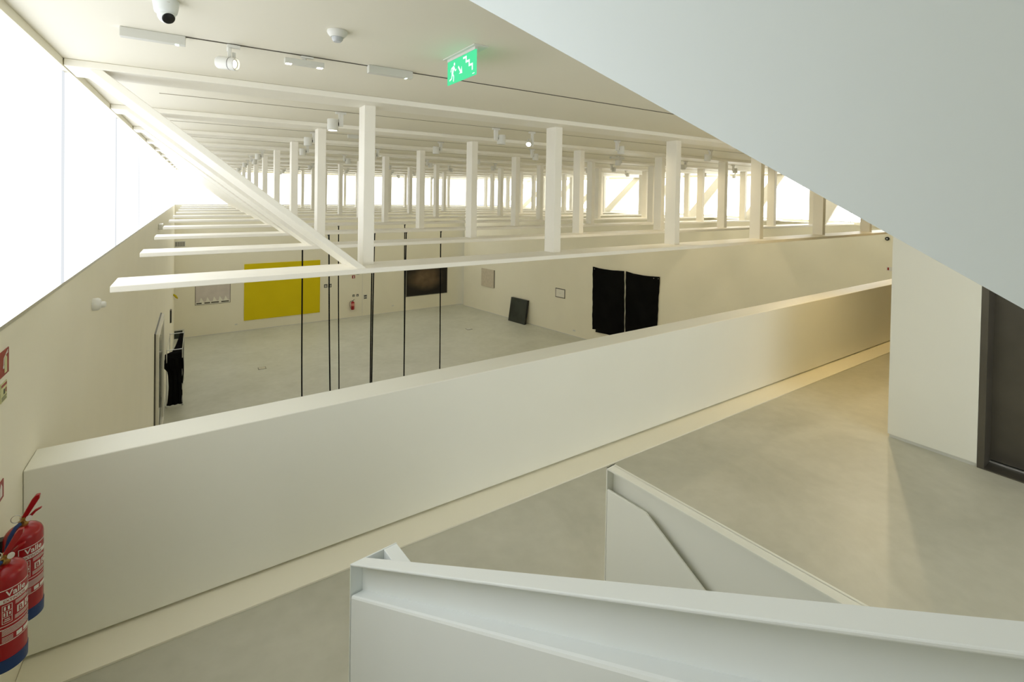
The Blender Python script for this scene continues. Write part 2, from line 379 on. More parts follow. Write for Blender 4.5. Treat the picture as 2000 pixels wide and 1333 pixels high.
# upper flight: its solid white side guard crosses the view
fl = thing('upper_stair', 'large white sloping side of the stair flight overhead', 'stairs', (.74, 2.07, 0))
O3 = (.74, 2.07); S3 = -(3.381-2.555)/1.366
zl = lambda s: 3.381 + S3*(s-.546)
bm = bmesh.new()
prism(bm, [st(O3, .225, 0, zl(.225)), st(O3, 4.2, 0, zl(4.2)), st(O3, 4.2, 0, zl(4.2)+1.6), st(O3, .225, 0, zl(.225)+1.6)], TD*.065)
child(obj('side_guard', bm, 'cool', bevel=.002), fl)
bm = bmesh.new()
prism(bm, [st(O3, .40, .07, zl(.40)+.07), st(O3, 4.2, .07, zl(4.2)+.07), st(O3, 4.2, .07, zl(4.2)+.25), st(O3, .40, .07, zl(.40)+.25)], TD*1.24)
child(obj('soffit_slab', bm, 'white'), fl)

# ------------------------------------------------------------------ roof trusses
YT0, YTS, NT = 4.46, 2.14, 10
POSTS = [1.34, 3.66, 5.92, 8.17, 10.40, 12.55, 14.75]
CW, CT = .41, .047
meshes = {}
def shared(key, bm):
    bmesh.ops.recalc_face_normals(bm, faces=bm.faces)
    me = bpy.data.meshes.new(key); bm.to_mesh(me); bm.free(); me.materials.append(M['truss']); meshes[key] = me
bm = bmesh.new(); bx(bm, -.52, 16.65, 0, CW, ZS-CT+.004, ZS+.004); shared('bottom_chord', bm)
bm = bmesh.new(); bx(bm, XL+.04, XR-.05, 0, CW, ZC-.052, ZC-.001); shared('top_chord', bm)
bm = bmesh.new(); bx(bm, 0, .107, .21, .40, ZS+.003, ZC-.05); shared('post', bm)
th = .052
def diag(x0, x1):   # plate from (x0, low) to (x1, high)
    bm = bmesh.new(); lo, hi = ZS+.003, ZC-.05
    dx = th*math.hypot(x1-x0, hi-lo)/(hi-lo)*(1 if x1 > x0 else -1)
    prism(bm, [(x0, .012, lo), (x0-dx, .012, lo), (x1-dx, .012, hi), (x1, .012, hi)], (-.05, CW-.03, 0)); return bm
shared('diagonal_a', diag(1.24, XL+.16)); shared('diagonal_b', diag(14.96, XR-.1))
ordn = ['first', 'second', 'third', 'fourth', 'fifth', 'sixth', 'seventh', 'eighth', 'ninth', 'tenth']
for i in range(NT):
    y = YT0 + YTS*i
    lab = ('white roof truss nearest the parapet, with flat chords and slim posts' if i == 0 else
           'white roof truss nearest the far wall of the hall' if i == NT-1 else
           '%s white roof truss back from the parapet' % ordn[i])
    t = thing('roof_truss', lab, 'truss', (0, y, 0), 'parallel white roof trusses over the hall')
    def part(name, key, x=0.0):
        o = bpy.data.objects.new(name, meshes[key]); COL.objects.link(o); o.parent = t; o.location = (x, 0, 0)
        if i < 5:
            b = o.modifiers.new('bevel', 'BEVEL'); b.width = .005; b.segments = 2
        return o
    part('bottom_chord', 'bottom_chord'); part('top_chord', 'top_chord')
    part('diagonal', 'diagonal_a'); part('diagonal', 'diagonal_b')
    for x in POSTS: part('post', 'post', x)

# ------------------------------------------------------------------ lighting tracks and fixtures on the ceiling
TRK = [3.40] + [5.55 + YTS*k for k in range(9)]
for k, y in enumerate(TRK):
    x0 = -.06 if k == 0 else -.30
    o = box('lighting_track', 'track', None, x0, 16.2, y-(.006 if k == 0 else .0045), y+(.006 if k == 0 else .0045), ZC-.004, ZC-.0005)
    if k: o.data.materials[0] = M['track_pale']
    tag(o, ('thin lighting track on the ceiling in front of the nearest truss' if k == 0 else
            'thin lighting track on the ceiling behind the %s truss' % (ordn[k-1] if k > 1 else 'nearest')), 'track', 'thin ceiling lighting tracks')

spot_mesh = {}
def spot_proto(sgn, lit):
    key = (sgn, lit)
    if key in spot_mesh: return spot_mesh[key]
    d = {}
    def mk(n, bm, m, smooth=False):
        bmesh.ops.recalc_face_normals(bm, faces=bm.faces)
        me = bpy.data.meshes.new(n); bm.to_mesh(me); bm.free(); me.materials.append(M[m])
        if smooth:
            for p in me.polygons: p.use_smooth = True
            try: me.set_sharp_from_angle(angle=R(38))
            except Exception: pass
        d[n] = me
    bm = bmesh.new(); bx(bm, -.055, .055, -.016, .016, -.030, -.006); mk('adapter', bm, 'fixture')
    bm = bmesh.new(); bx(bm, -.022, .022, -.022, .022, -.165, -.030); mk('driver_box', bm, 'fixture')
    bm = bmesh.new(); hxo = -.085*sgn
    lathe(bm, [(.050, -.215), (.058, -.213), (.058, -.098), (.054, -.090), (0, -.090)], ((hxo, 0, 0), (0, 0, 1)), 20); mk('lamp_head', bm, 'fixture', True)
    bm = bmesh.new(); lathe(bm, [(0, -.2165), (.046, -.2165), (.046, -.2152), (0, -.2152)], ((hxo, 0, 0), (0, 0, 1)), 20); mk('lens', bm, 'lamp_on' if lit else 'grey_fix')
    bm = bmesh.new(); tube(bm, (-.03*sgn, 0, -.14), (-.022*sgn, 0, -.14), .02, 8); mk('pivot', bm, 'black')
    spot_mesh[key] = d; return d
# (track, x, head side +1 = towards the left window, lit)
SP = [(1,1.33,1,1),(1,3.34,-1,0),(1,5.59,-1,0),(1,8.0,1,0),(2,1.46,1,0),(2,3.52,1,0),(2,5.45,-1,0),(2,7.86,1,0),(2,10.1,1,0),(2,12.1,-1,0),
      (3,3.1,1,0),(3,1.75,1,0),(3,5.35,-1,0),(3,7.75,-1,0),(3,9.7,-1,0),(3,11.75,-1,0),(3,13.8,-1,0),(3,15.6,1,0),
      (4,1.2,1,0),(4,2.96,-1,0),(4,5.1,-1,0),(4,7.2,1,0),(4,10.7,-1,0),(4,12.5,-1,0),
      (5,1.15,-1,0),(5,4.72,-1,0),(5,6.75,-1,0),(5,10.3,-1,0),(6,3.05,1,0),(6,8.9,1,0),(6,1.25,1,0),(7,4.7,1,0),(7,3.0,1,0),(7,6.4,1,0),(7,7.2,-1,0),
      (8,1.35,1,0),(8,2.85,1,0),(8,9.1,-1,0),(9,3.05,1,0),(9,8.1,-1,0),(9,10.0,1,0)]
xs_by = {}
for tr, x, sg, lit in sorted(SP):
    n = xs_by.setdefault(tr, 0); xs_by[tr] += 1
    where = 'nearest' if tr == 1 else ordn[tr-1]
    tot = sum(1 for q in SP if q[0] == tr)
    pos = 'leftmost' if n == 0 else 'rightmost' if n == tot-1 else '%s from left' % ordn[n]
    t = thing('track_spotlight', 'white cylinder track spotlight behind the %s truss, %s on its track' % (where, pos), 'spotlight', (x, TRK[tr], ZC), 'white cylinder spotlights on the ceiling tracks')
    for n_, me in spot_proto(sg, lit).items():
        o = bpy.data.objects.new(n_, me); COL.objects.link(o); o.parent = t
# added lamps under some spot heads, tilted to brighten the hall's right wall
for tr, x in ((1, 5.59), (1, 8.0), (2, 10.1), (2, 12.1), (3, 11.75), (3, 13.8), (4, 12.5), (4, 10.7), (5, 10.3)):
    ld = bpy.data.lights.new('hall_fill', 'AREA'); ld.shape = 'DISK'; ld.size = .09; ld.energy = 12; ld.color = (1, .84, .58)
    lo = bpy.data.objects.new('hall_fill', ld); COL.objects.link(lo); lo.location = (x-.085*[q for q in SP if q[0] == tr and q[1] == x][0][2], TRK[tr], ZC-.225); lo.rotation_euler = (0, R(-12), 0)
# small aimed spot with a lit face
t = thing('aimed_spotlight', 'small white spotlight with bright round face on track behind nearest truss', 'spotlight', (3.93, TRK[1], ZC))
box('adapter', 'fixture', t, -.05, .05, -.016, .016, -.03, -.006)
box('arm', 'fixture', t, -.012, .018, -.016, .016, -.21, -.03)
ax = Vector((-.55, -.60, -.55)).normalized()
bm = bmesh.new(); lathe(bm, [(.036, -.05), (.036, .05), (.031, .052), (0, .045)], ((-.05, 0, -.16), ax), 20); obj('lamp_head', bm, 'fixture', t, True)
bm = bmesh.new(); lathe(bm, [(0, .046), (.033, .0525), (.033, .0535), (0, .0535)], ((-.05, 0, -.16), ax), 20); obj('lens', bm, 'lamp_on', t)
# two aimed spots farther along the front track, beyond the pillar, shining back over the walkway floor
for x, lab in ((9.24, 'aimed white spotlight on the front track beyond the pillar, nearer one'), (9.96, 'aimed white spotlight on the front track beyond the pillar, farther one')):
    t = thing('aimed_spotlight', lab, 'spotlight', (x, TRK[0], ZC))
    box('adapter', 'fixture', t, -.05, .05, -.016, .016, -.03, -.006); box('arm', 'fixture', t, -.012, .018, -.016, .016, -.14, -.03)
    ax = (Vector((4.6, 1.9, 0))-Vector((x, TRK[0], ZC-.16))).normalized(); c0 = Vector((0, 0, -.17))
    bm = bmesh.new(); lathe(bm, [(0, -.06), (.036, -.06), (.036, .05), (.031, .052), (0, .045)], (c0, ax), 20); obj('lamp_head', bm, 'fixture', t, True)
    bm = bmesh.new(); lathe(bm, [(0, .046), (.033, .0525), (.033, .0535), (0, .0535)], (c0, ax), 20); obj('lens', bm, 'lamp_on', t)
    ld = bpy.data.lights.new('spot_lamp', 'SPOT'); ld.energy = 95; ld.color = (1, .80, .50); ld.spot_size = R(64); ld.spot_blend = .9; ld.shadow_soft_size = .035
    lo = bpy.data.objects.new('spot_lamp', ld); COL.objects.link(lo); lo.location = Vector((x, TRK[0], ZC))+c0+ax*.07; lo.rotation_euler = ax.to_track_quat('-Z', 'Y').to_euler()
# big aimed spot on the front track
t = thing('aimed_spotlight', 'white horizontal cylinder spotlight with lit face on the front track', 'spotlight', (.165, TRK[0], ZC))
box('adapter', 'fixture', t, -.02, .05, -.016, .016, -.024, -.006, bevel=.003)
bm = bmesh.new(); tube(bm, (-.01, 0, -.024), (-.01, 0, -.05), .012); obj('swivel', bm, 'fixture', t, True)
box('arm', 'fixture', t, -.016, .004, -.012, .012, -.10, -.03, bevel=.003)
box('driver_plate', 'grey_fix', t, .008, .026, -.004, .012, -.158, -.05)
ax = Vector((.80, -.58, -.12)).normalized()
bm = bmesh.new(); lathe(bm, [(0, -.062), (.034, -.062), (.038, -.055), (.038, .050), (.034, .052), (.032, .040), (0, .036)], ((-.014, -.01, -.122), ax), 32); obj('lamp_head', bm, 'fixture', t, True)
bm = bmesh.new(); lathe(bm, [(.0385, .014), (.0387, .0155), (.0385, .017)], ((-.014, -.01, -.122), ax), 32); obj('trim_ring', bm, 'black', t)
bm = bmesh.new(); lathe(bm, [(0, .037), (.022, .0395), (.022, .0405), (0, .0405)], ((-.014, -.01, -.122), ax), 32); obj('lens', bm, 'lamp_on', t)
# linear boxes
def linear(x0, x1, y, z0, z1, label, hang=False, leds=()):
    t = thing('linear_luminaire', label, 'luminaire', ((x0+x1)/2, y, ZC)); L = (x1-x0)/2
    box('housing', 'grey_fix', t, -L, L, -.024, .024, z0-ZC, z1-ZC, bevel=.002)
    if hang:
        bm = bmesh.new(); tube(bm, (.0, 0, z1-ZC), (.0, 0, -.018), .013); obj('swivel', bm, 'fixture', t, True)
        box('adapter', 'fixture', t, -.022, .055, -.015, .015, -.018, -.006, bevel=.003)
    for a, b, m in leds: box('light_window', m, t, a, b, -.018, .018, z0-ZC-.002, z0-ZC+.001)
    return t
linear(-.36, -.062, 3.41, 3.528, ZC-.001, 'long grey box luminaire fixed to ceiling near the left window', leds=((.10, .118, 'led'),))
linear(.462, .70, 3.40, 3.512, 3.546, 'grey twin-light bar hanging from the front track', True, ((-.112, -.078, 'lamp_on'), (.078, .112, 'lamp_on')))
linear(.99, 1.31, 3.385, 3.526, ZC-.001, 'grey box luminaire on ceiling beside the green exit sign', leds=((.11, .122, 'led'),))
linear(1.95, 2.30, TRK[2], 3.525, ZC-.001, 'grey box luminaire on ceiling behind the second truss near the first post')
linear(7.45, 7.85, TRK[2]-.1, 3.50, 3.54, 'grey bar luminaire hung behind the second truss', True)

# motion sensor and dome camera on the ceiling
t = thing('motion_sensor', 'round white ceiling motion sensor with grey domed lens', 'sensor', (.64, 2.77, ZC))
bm = bmesh.new(); lathe(bm, [(0, -.0005), (.052, -.0005), (.054, -.010), (.050, -.020), (.036, -.036), (0, -.036)], seg=36); obj('housing', bm, 'fixture', t, True)
bm = bmesh.new(); lathe(bm, [(.030, -.034), (.029, -.048), (.020, -.060), (0, -.064)], seg=28); obj('lens', bm, 'lens_grey', t, True)
t = thing('dome_camera', 'white turret security camera with black glass eye on the ceiling', 'camera', (-.128, 2.80, ZC))
bm = bmesh.new(); lathe(bm, [(0, -.0005), (.052, -.0005), (.0525, -.012), (.047, -.05), (.044, -.060), (.036, -.066), (0, -.066)], seg=40); obj('base', bm, 'white', t, True)
ax = Vector((.33, -.72, -.62)).normalized(); bc = Vector((.002, -.004, -.072))
bm = bmesh.new(); pr = [(.036*math.sin(a), -.036*math.cos(a)) for a in [R(v) for v in range(0, 131, 10)]] + [(.027, .0275), (0, .0275)]
lathe(bm, pr, (bc, ax), 36); ball = obj('eyeball', bm, 'white', t, True)
bm = bmesh.new(); lathe(bm, [(0, .0268), (.0255, .0268), (.0262, .030), (.022, .0335), (0, .0345)], (bc, ax), 32); obj('glass_face', bm, 'black', ball, True)
bm = bmesh.new(); bx(bm, .0, .011, -.001, .001, -.001, .001); o = obj('nameplate', bm, 'grey_fix', t); o.location = (.006, -.0505, -.022)

# ------------------------------------------------------------------ exit sign
t = thing('exit_sign', 'green illuminated exit sign with running figure, arrow and stairs', 'sign', (1.385, 2.735, ZC))
W_, H_, Z1 = .385, .150, -.022
box('mount_plate', 'fixture', t, -.03, .07, -.22, .215, -.006, -.0005)
box('rail', 'fixture', t, -.008, .010, -.19, .19, Z1, -.006)
box('acrylic_panel', 'exit', t, -.004, .004, -W_/2, W_/2, Z1-H_, Z1)
def uv(u, v): return (-.0048, W_/2 - u*W_, Z1 - H_ + v*H_)
def glyph(name, polys):
    bm = bmesh.new()
    for P in polys: prism(bm, [uv(*p) for p in P], (.0006, 0, 0))
    return obj(name, bm, 'exit_w', t)
def limb(a, b, wd):
    ax_, ay = a; bx_, by = b; dx, dy = (bx_-ax_)*2.57, by-ay; L = math.hypot(dx, dy) or 1; nx, ny = -dy/L*wd/2/2.57, dx/L*wd/2
    return [(ax_+nx, ay+ny), (bx_+nx, by+ny), (bx_-nx, by-ny), (ax_-nx, ay-ny)]
head = [(.265+.026*math.cos(a), .80+.068*math.sin(a)) for a in [2*math.pi*i/12 for i in range(12)]]
glyph('running_figure', [head, limb((.245, .72), (.185, .40), .15), limb((.245, .70), (.30, .50), .06), limb((.30, .50), (.335, .55), .055),
      limb((.235, .70), (.155, .66), .06), limb((.155, .66), (.13, .52), .055), limb((.19, .43), (.245, .29), .075), limb((.245, .29), (.235, .07), .065),
      limb((.185, .43), (.165, .22), .075), limb((.165, .22), (.085, .17), .065)])
glyph('arrow', [limb((.41, .62), (.50, .36), .085), [(.53, .58), (.555, .28), (.44, .30), (.50, .38)]])
stp = []
px_, py_ = .58, .87
for k in range(3):
    stp.append(limb((px_, py_), (px_+.115, py_), .085)); stp.append(limb((px_+.105, py_+.04), (px_+.105, py_-.24), .085)); px_ += .105; py_ -= .20
glyph('stair_line', stp)
bm = bmesh.new(); [prism(bm, [uv(a, .06), uv(a+.018, .06), uv(a+.018, .095), uv(a, .095)], (.0006, 0, 0)) for a in (.90, .925, .95)]; obj('maker_mark', bm, 'exit_w', t)

# ------------------------------------------------------------------ fire extinguishers
def wrap(me, r, ang0, z0):
    """bend a flat mesh (x right, y up) round a cylinder; x=0 sits at angle ang0"""
    for v in me.vertices:
        a = ang0 + v.co.x/r; rr = r + v.co.z; y = v.co.y
        v.co = (rr*math.cos(a), rr*math.sin(a), z0+y)
    return me
def strip(bm, x0, x1, y0, y1, n=10):
    rows = []
    for i in range(n+1):
        x = x0+(x1-x0)*i/n; rows.append((bm.verts.new((x, y0, 0)), bm.verts.new((x, y1, 0))))
    for a, b in zip(rows, rows[1:]): bm.faces.new((a[0], b[0], b[1], a[1]))
def wrapped(name, bm, m, parent, r, ang0, z0):
    me = bpy.data.meshes.new(name); bm.to_mesh(me); bm.free(); wrap(me, r, ang0, z0); me.materials.append(M[m])
    o = bpy.data.objects.new(name, me); COL.objects.link(o); o.parent = parent; return o
def wrapped_text(name, s, size, x, y, m, parent, r, ang0, z0, bold=False):
    me = text_mesh(s, size, bold)
    bm2 = bmesh.new(); bm2.from_mesh(me); bmesh.ops.subdivide_edges(bm2, edges=[e for e in bm2.edges if e.calc_length() > size*.25], cuts=2); bmesh.ops.translate(bm2, verts=bm2.verts, vec=(x, y, 0)); bpy.data.meshes.remove(me)
    return wrapped(name, bm2, m, parent, r, ang0, z0)

def extinguisher(loc, label, r=.072, H=.452, ang=R(-92)):
    t = thing('fire_extinguisher', label, 'extinguisher', loc, 'red extinguishers hung on the left wall')
    bm = bmesh.new(); prof = [(r-.004, .055), (r, .057), (r, H-.06)] + [(r*math.cos(a)**.8 if a < 1.4 else .018, H-.06+.055*math.sin(a)) for a in [R(v) for v in (15, 30, 45, 60, 72, 82)]] + [(0, H-.004)]
    lathe(bm, prof, seg=48); body = obj('cylinder', bm, 'red', t, True)
    bm = bmesh.new(); lathe(bm, [(r-.006, 0), (r+.001, .004), (r+.002, .058), (r-.003, .060), (0, .060)], seg=48); obj('foot_ring', bm, 'blue', t, True)
    bm = bmesh.new(); lathe(bm, [(.016, H-.012), (.019, H-.004), (.019, H+.012), (.013, H+.016), (.013, H+.034), (0, H+.034)], seg=20); tube(bm, (.0, -.03, H+.018), (0, .028, H+.018), .009); obj('valve', bm, 'brass', t, True)
    bm = bmesh.new(); prism(bm, [(-.012, -.010, H+.022), (.008, -.010, H+.020), (.058, -.010, H+.108), (.060, -.010, H+.128), (.044, -.010, H+.128), (.030, -.010, H+.110)], (0, .020, 0)); obj('lever', bm, 'red', t, bevel=.003)
    bm = bmesh.new(); prism(bm, [(.005, -.008, H+.020), (.020, -.008, H+.016), (.046, -.008, H+.046), (.066, -.008, H+.058), (.064, -.008, H+.062), (.040, -.008, H+.054)], (0, .016, 0)); obj('carry_handle', bm, 'red', t, bevel=.002)
    bm = bmesh.new(); path(bm, [(-.022+.018*math.cos(a), -.02, H+.04+.018*math.sin(a)) for a in [2*math.pi*i/20 for i in range(21)]], .0016, 6); obj('pin_ring', bm, 'steel', t, True)
    bm = bmesh.new(); lathe(bm, [(0, 0), (.012, 0), (.012, .008), (0, .008)], ((.022, -.014, H+.028), (0.2, -1, .1)), 16); obj('gauge', bm, 'print_w', t)
    bm = bmesh.new(); pts = [(-.004, -.03, H+.018), (-.018, -.044, H+.010), (-.034, -.056, H-.02), (-.045, -.062, H-.08), (-.052, -.06, H-.2), (-.058, -.05, H-.33)]
    path(bm, pts, .0085, 10); hose = obj('hose', bm, 'blue', t, True)
    bm = bmesh.new(); path(bm, [pts[-1], (-.060, -.046, H-.40)], .012, 10); obj('nozzle', bm, 'black', hose, True)
    bm = bmesh.new(); bx(bm, -.108, -.06, -.02, .02, H-.12, H-.05); obj('wall_bracket', bm, 'black', t)
    # printed label on the cylinder
    rr = r+.0006
    bm = bmesh.new()
    for d in ((0, .150, .236, .239), (0, .150, .080, .083), (0, .003, .080, .239), (.147, .150, .080, .239),
              (0, .150, .066, .069), (0, .150, .006, .009), (0, .003, .006, .069), (.147, .150, .006, .069)): strip(bm, *d)
    strip(bm, .003, .147, .180, .200)
    lab = wrapped('label', bm, 'print_w', t, rr, ang, .125)
    wrapped_text('lettering', 'Valle', .036, .022, .206, 'print_w', lab, rr, ang, .125, True)
    wrapped_text('lettering', 'EXTINTOR', .016, .014, .184, 'sign_red', lab, rr+.0005, ang, .125, True)
    bm = bmesh.new()
    for d in ((.010, .012, .092, .172), (.040, .042, .092, .172), (.010, .042, .170, .172), (.010, .042, .144, .146), (.010, .042, .118, .120), (.010, .042, .092, .094),
              (.015, .020, .124, .140), (.024, .028, .122, .142), (.032, .037, .126, .138), (.015, .036, .100, .104), (.018, .034, .108, .112), (.016, .022, .150, .166), (.028, .034, .150, .166)): strip(bm, *d, n=3)
    for k in range(3): strip(bm, .052, .118-.01*k, .158+.006*k, .1605+.006*k, 6)
    for k in range(3): strip(bm, .050, .140-.012*k, .094+.006*k, .0965+.006*k, 8)
    for k in range(5): strip(bm, .010, .140-.008*k, .040+.0052*k, .0422+.0052*k, 8)
    for k in range(4): strip(bm, .010, .045, .013+.006*k, .0152+.006*k, 4)
    strip(bm, .056, .078, .014, .032, 4); strip(bm, .084, .135, .014, .030, 5)
    wrapped('small_print', bm, 'print_w', lab, rr, ang, .125)
    bm = bmesh.new(); strip(bm, .058, .086, .116, .146, 4); strip(bm, .092, .120, .116, .146, 4); wrapped('class_box', bm, 'print_w', lab, rr, ang, .125)
    wrapped_text('lettering', 'B', .032, .062, .119, 'sign_red', lab, rr+.0006, ang, .125, True)
    wrapped_text('lettering', 'C', .032, .096, .119, 'sign_red', lab, rr+.0006, ang, .125, True)
    return t
extinguisher((-.700, 3.245, .600), 'red fire extinguisher with blue foot hung in the corner beside the parapet')
extinguisher((-.700, 2.975, .590), 'front red fire extinguisher with blue foot, cut by the photo edge')

# safety signs on the left wall (plates facing +x)
def wall_sign(label, y0, y1, z0, z1, m, glyphs):
    t = thing('safety_sign', label, 'sign', (XL, (y0+y1)/2, z0))
    box('plate', m, t, .0005, .004, y0-(y0+y1)/2, y1-(y0+y1)/2, 0, z1-z0)
    for name, gm, polys in glyphs:
        bm = bmesh.new()
        for P in polys: prism(bm, [(.0044, (y0-(y0+y1)/2)+u*(y1-y0), v*(z1-z0)) for u, v in P], (.0006, 0, 0))
        obj(name, bm, gm, t)
    return t
rect = lambda a, b, c, d: [(a, c), (b, c), (b, d), (a, d)]
wall_sign('red and cream extinguisher sign high on the left wall', 3.332, 3.480, 1.745, 1.872, 'sign_red',
  [('extinguisher_symbol', 'sign_glow', [rect(.52, .78, .08, .66), [(.52, .66), (.60, .74), (.70, .74), (.78, .66)], rect(.62, .70, .74, .80)]),
   ('lever_symbol', 'print_w', [[(.66, .78), (.86, .90), (.86, .95), (.62, .82)], [(.66, .78), (.88, .82), (.88, .86), (.66, .82)]]),
   ('hose_symbol', 'print_w', [[(.60, .80), (.44, .70), (.40, .40), (.46, .40), (.49, .68), (.62, .76)], rect(.37, .49, .30, .42)])])
wall_sign('small instruction card with red heading under the extinguisher sign', 3.36, 3.450, 1.618, 1.712, 'sign_glow',
  [('heading', 'sign_red', [rect(.06, .94, .80, .94)]), ('pictogram', 'sign_dark', [rect(.42, .62, .38, .64)]), ('pictogram', 'sign_red', [rect(.74, .88, .42, .66)]),
   ('text_line', 'sign_dark', [rect(.1, .9, .24, .27), rect(.1, .8, .16, .19), rect(.1, .86, .08, .11)])])
wall_sign('low red sign above the fire extinguishers', 3.26, 3.404, 1.136, 1.228, 'sign_red', [('flame_symbol', 'print_w', [rect(.60, .82, .18, .70), [(.62, .72), (.80, .72), (.71, .9)]])])
# white knob-like sensor on the left wall
t = thing('wall_detector', 'small round white detector on the left wall under the window', 'sensor', (XL, 5.88, 1.605))
bm = bmesh.new(); lathe(bm, [(0, .0005), (.055, .0005), (.058, .012), (.058, .04), (.045, .06), (.02, .068), (0, .069)], ((0, 0, 0), (1, 0, 0)), 28); obj('housing', bm, 'fixture', t, True)
bm = bmesh.new(); lathe(bm, [(.03, .055), (.028, .09), (.018, .10), (0, .10)], ((0, .0, -.006), (1, 0, 0)), 20); obj('cap', bm, 'fixture', t, True)
t = thing('wall_detector', 'tiny white box detector high on the left wall beyond the fourth truss', 'sensor', (XL, 15.1, 1.66))
box('housing', 'fixture', t, .0005, .09, -.22, .22, 0, .14, bevel=.02)

# ------------------------------------------------------------------ straps hanging from the chords
def strap(label, y, strands, w_=.023):
    x0 = strands[0][0]
    t = thing('hanging_strap', label, 'strap', (x0, y, ZF), 'black straps hanging into the hall')
    for xa, xb in strands:
        bm = bmesh.new(); n = 14
        zt_ = ZS-CT+.006; L = []
        for i in range(n+1):
            f_ = i/n; z = zt_-(zt_-ZF-.002)*f_; x = xa+(xb-xa)*f_-x0 + .004*math.sin(f_*9+xa); L.append((x, z-ZF))
        rows = [[bm.verts.new(p) for p in ((x-w_/2, -.002, z), (x+w_/2, -.002, z), (x+w_/2, .002, z), (x-w_/2, .002, z))] for x, z in L]
        for a, b in zip(rows, rows[1:]):
            for k in range(4): bm.faces.new((a[k], a[(k+1) % 4], b[(k+1) % 4], b[k]))
        bm.faces.new(rows[0]); bm.faces.new(rows[-1][::-1]); obj('webbing', bm, 'strap', t)
    bm = bmesh.new(); bx(bm, -.016, .016, -.006, .006, ZS-CT-ZF-.02, ZS-CT-ZF+.003); obj('hook', bm, 'black', t)
    return t
y3 = YT0+2*YTS+.02; y4 = YT0+3*YTS+.02
strap('black hanging strap crossing the yellow painting', y3, [(1.49, 1.54)])
strap('slightly slanting black hanging strap right of the yellow painting', y3, [(1.918, 2.03)])
strap('straight black hanging strap between the slanting strap and the doubled strap', y4, [(2.59, 2.665)])
strap('doubled black hanging strap left of the dark photograph', y3, [(2.72, 2.675), (2.685, 2.66)])
strap('black hanging strap at the left edge of the dark photograph, on the third truss', y3, [(3.325, 3.30)])
strap('black hanging strap at the left edge of the dark photograph, on the fourth truss', y4, [(4.10, 4.14)])
strap('rightmost black hanging strap, in front of the dark photograph', y3, [(4.04, 4.07)])

# ------------------------------------------------------------------ works and fittings on the far wall (facing -y)
def far_box(name, m, parent, x0, x1, z0, z1, d0, d1): return box(name, m, parent, x0, x1, YF-d1, YF-d0, z0, z1)
def far_thing(name, label, cat, x, z): return thing(name, label, cat, (x, YF, z))
def fp(name, m, t, x0, x1, z0, z1, d0, d1):
    l = t.location; return box(name, m, t, x0-l.x, x1-l.x, -d1, -d0, z0-l.z, z1-l.z)
t = far_thing('drawing', 'pale pinkish drawing with dark torn lower edge on the far wall', 'picture', .63, -2.45)
fp('sheet', 'paper', t, -.03, 1.29, -2.36, -1.35, .002, .02); fp('backing', 'frame_d', t, -.05, 1.31, -2.50, -1.33, .0005, .008)
fp('lower_band', 'paper_l', t, -.03, 1.29, -2.48, -2.36, .002, .022)
for k, (a, b) in enumerate(((0.0, .20), (.30, .52), (.56, .86), (.95, 1.25))): fp('dark_scrap', 'frame_d', t, a, b, -2.45, -2.39, .022, .026)
for a in (.12, .36, .62, .84, 1.06):
    bm = bmesh.new(); l = t.location; prism(bm, [(a-l.x, -.021, -2.36-l.z), (a+.16-l.x, -.021, -2.36-l.z), (a+.05-l.x, -.021, -2.16-l.z)], (0, .002, 0)); obj('paper_fold', bm, 'paper_l', t)
o = far_box('yellow_painting', 'yellow', None, 1.86, 5.21, -3.42, -.78, .001, .035); tag(o, 'large plain yellow painting on the far wall', 'painting')
o.data.materials[0] = M['yellow']
t = far_thing('photograph', 'dark brown cloudy photograph hung on the far wall near the corner', 'picture', 10.98, -3.1)
fp('print', 'cloud', t, 9.78, 12.20, -3.08, -1.58, .03, .045); fp('frame', 'frame_d', t, 9.74, 12.24, -3.12, -1.54, .001, .031)
for a, b, lab in ((5.41, 5.57, 'left small black and white pictogram plate on the far wall'), (5.61, 5.77, 'right small black and white pictogram plate beside its twin')):
    t = far_thing('pictogram_plate', lab, 'sign', (a+b)/2, -2.21)
    fp('plate', 'sign_dark', t, a, b, -2.21, -2.035, .001, .008)
    fp('symbol', 'print_w', t, a+.04, a+.07, -2.18, -2.07, .008, .010); fp('symbol', 'print_w', t, b-.07, b-.035, -2.18, -2.10, .008, .010); fp('symbol', 'print_w', t, b-.065, b-.04, -2.085, -2.06, .008, .010)
t = far_thing('safety_sign', 'small red and white extinguisher sign high on the far wall', 'sign', 6.87, -1.85)
fp('plate', 'sign_red', t, 6.795, 6.945, -1.85, -1.69, .001, .008); fp('symbol', 'print_w', t, 6.85, 6.90, -1.83, -1.72, .008, .010)
t = far_thing('wall_speaker', 'small grey fitting beside the high extinguisher sign', 'fitting', 7.1, -1.69)
fp('body', 'grey_fix', t, 7.0, 7.17, -1.67, -1.63, .001, .05); fp('slot', 'frame_d', t, 7.02, 7.15, -1.655, -1.645, .05, .052)
for a, lab in ((6.83, 'left of two small round dark signs above the far extinguisher'), (7.03, 'right of two small round dark signs above the far extinguisher')):
    t = far_thing('notice', lab, 'sign', a+.055, -2.82); fp('plate', 'sign_dark', t, a, a+.11, -2.815, -2.70, .001, .008); fp('symbol', 'print_w', t, a+.03, a+.08, -2.79, -2.745, .008, .010)
t = far_thing('control_panel', 'grey square control panel on the far wall', 'panel', 7.49, -2.99); fp('housing', 'grey_fix', t, 7.40, 7.58, -2.99, -2.76, .001, .04); fp('face', 'frame_d', t, 7.42, 7.56, -2.97, -2.78, .04, .043); fp('louvre', 'grey_fix', t, 7.425, 7.555, -2.90, -2.86, .043, .046)
t = far_thing('fire_extinguisher', 'distant red fire extinguisher with looping hose on the far wall', 'extinguisher', 6.82, -3.46)
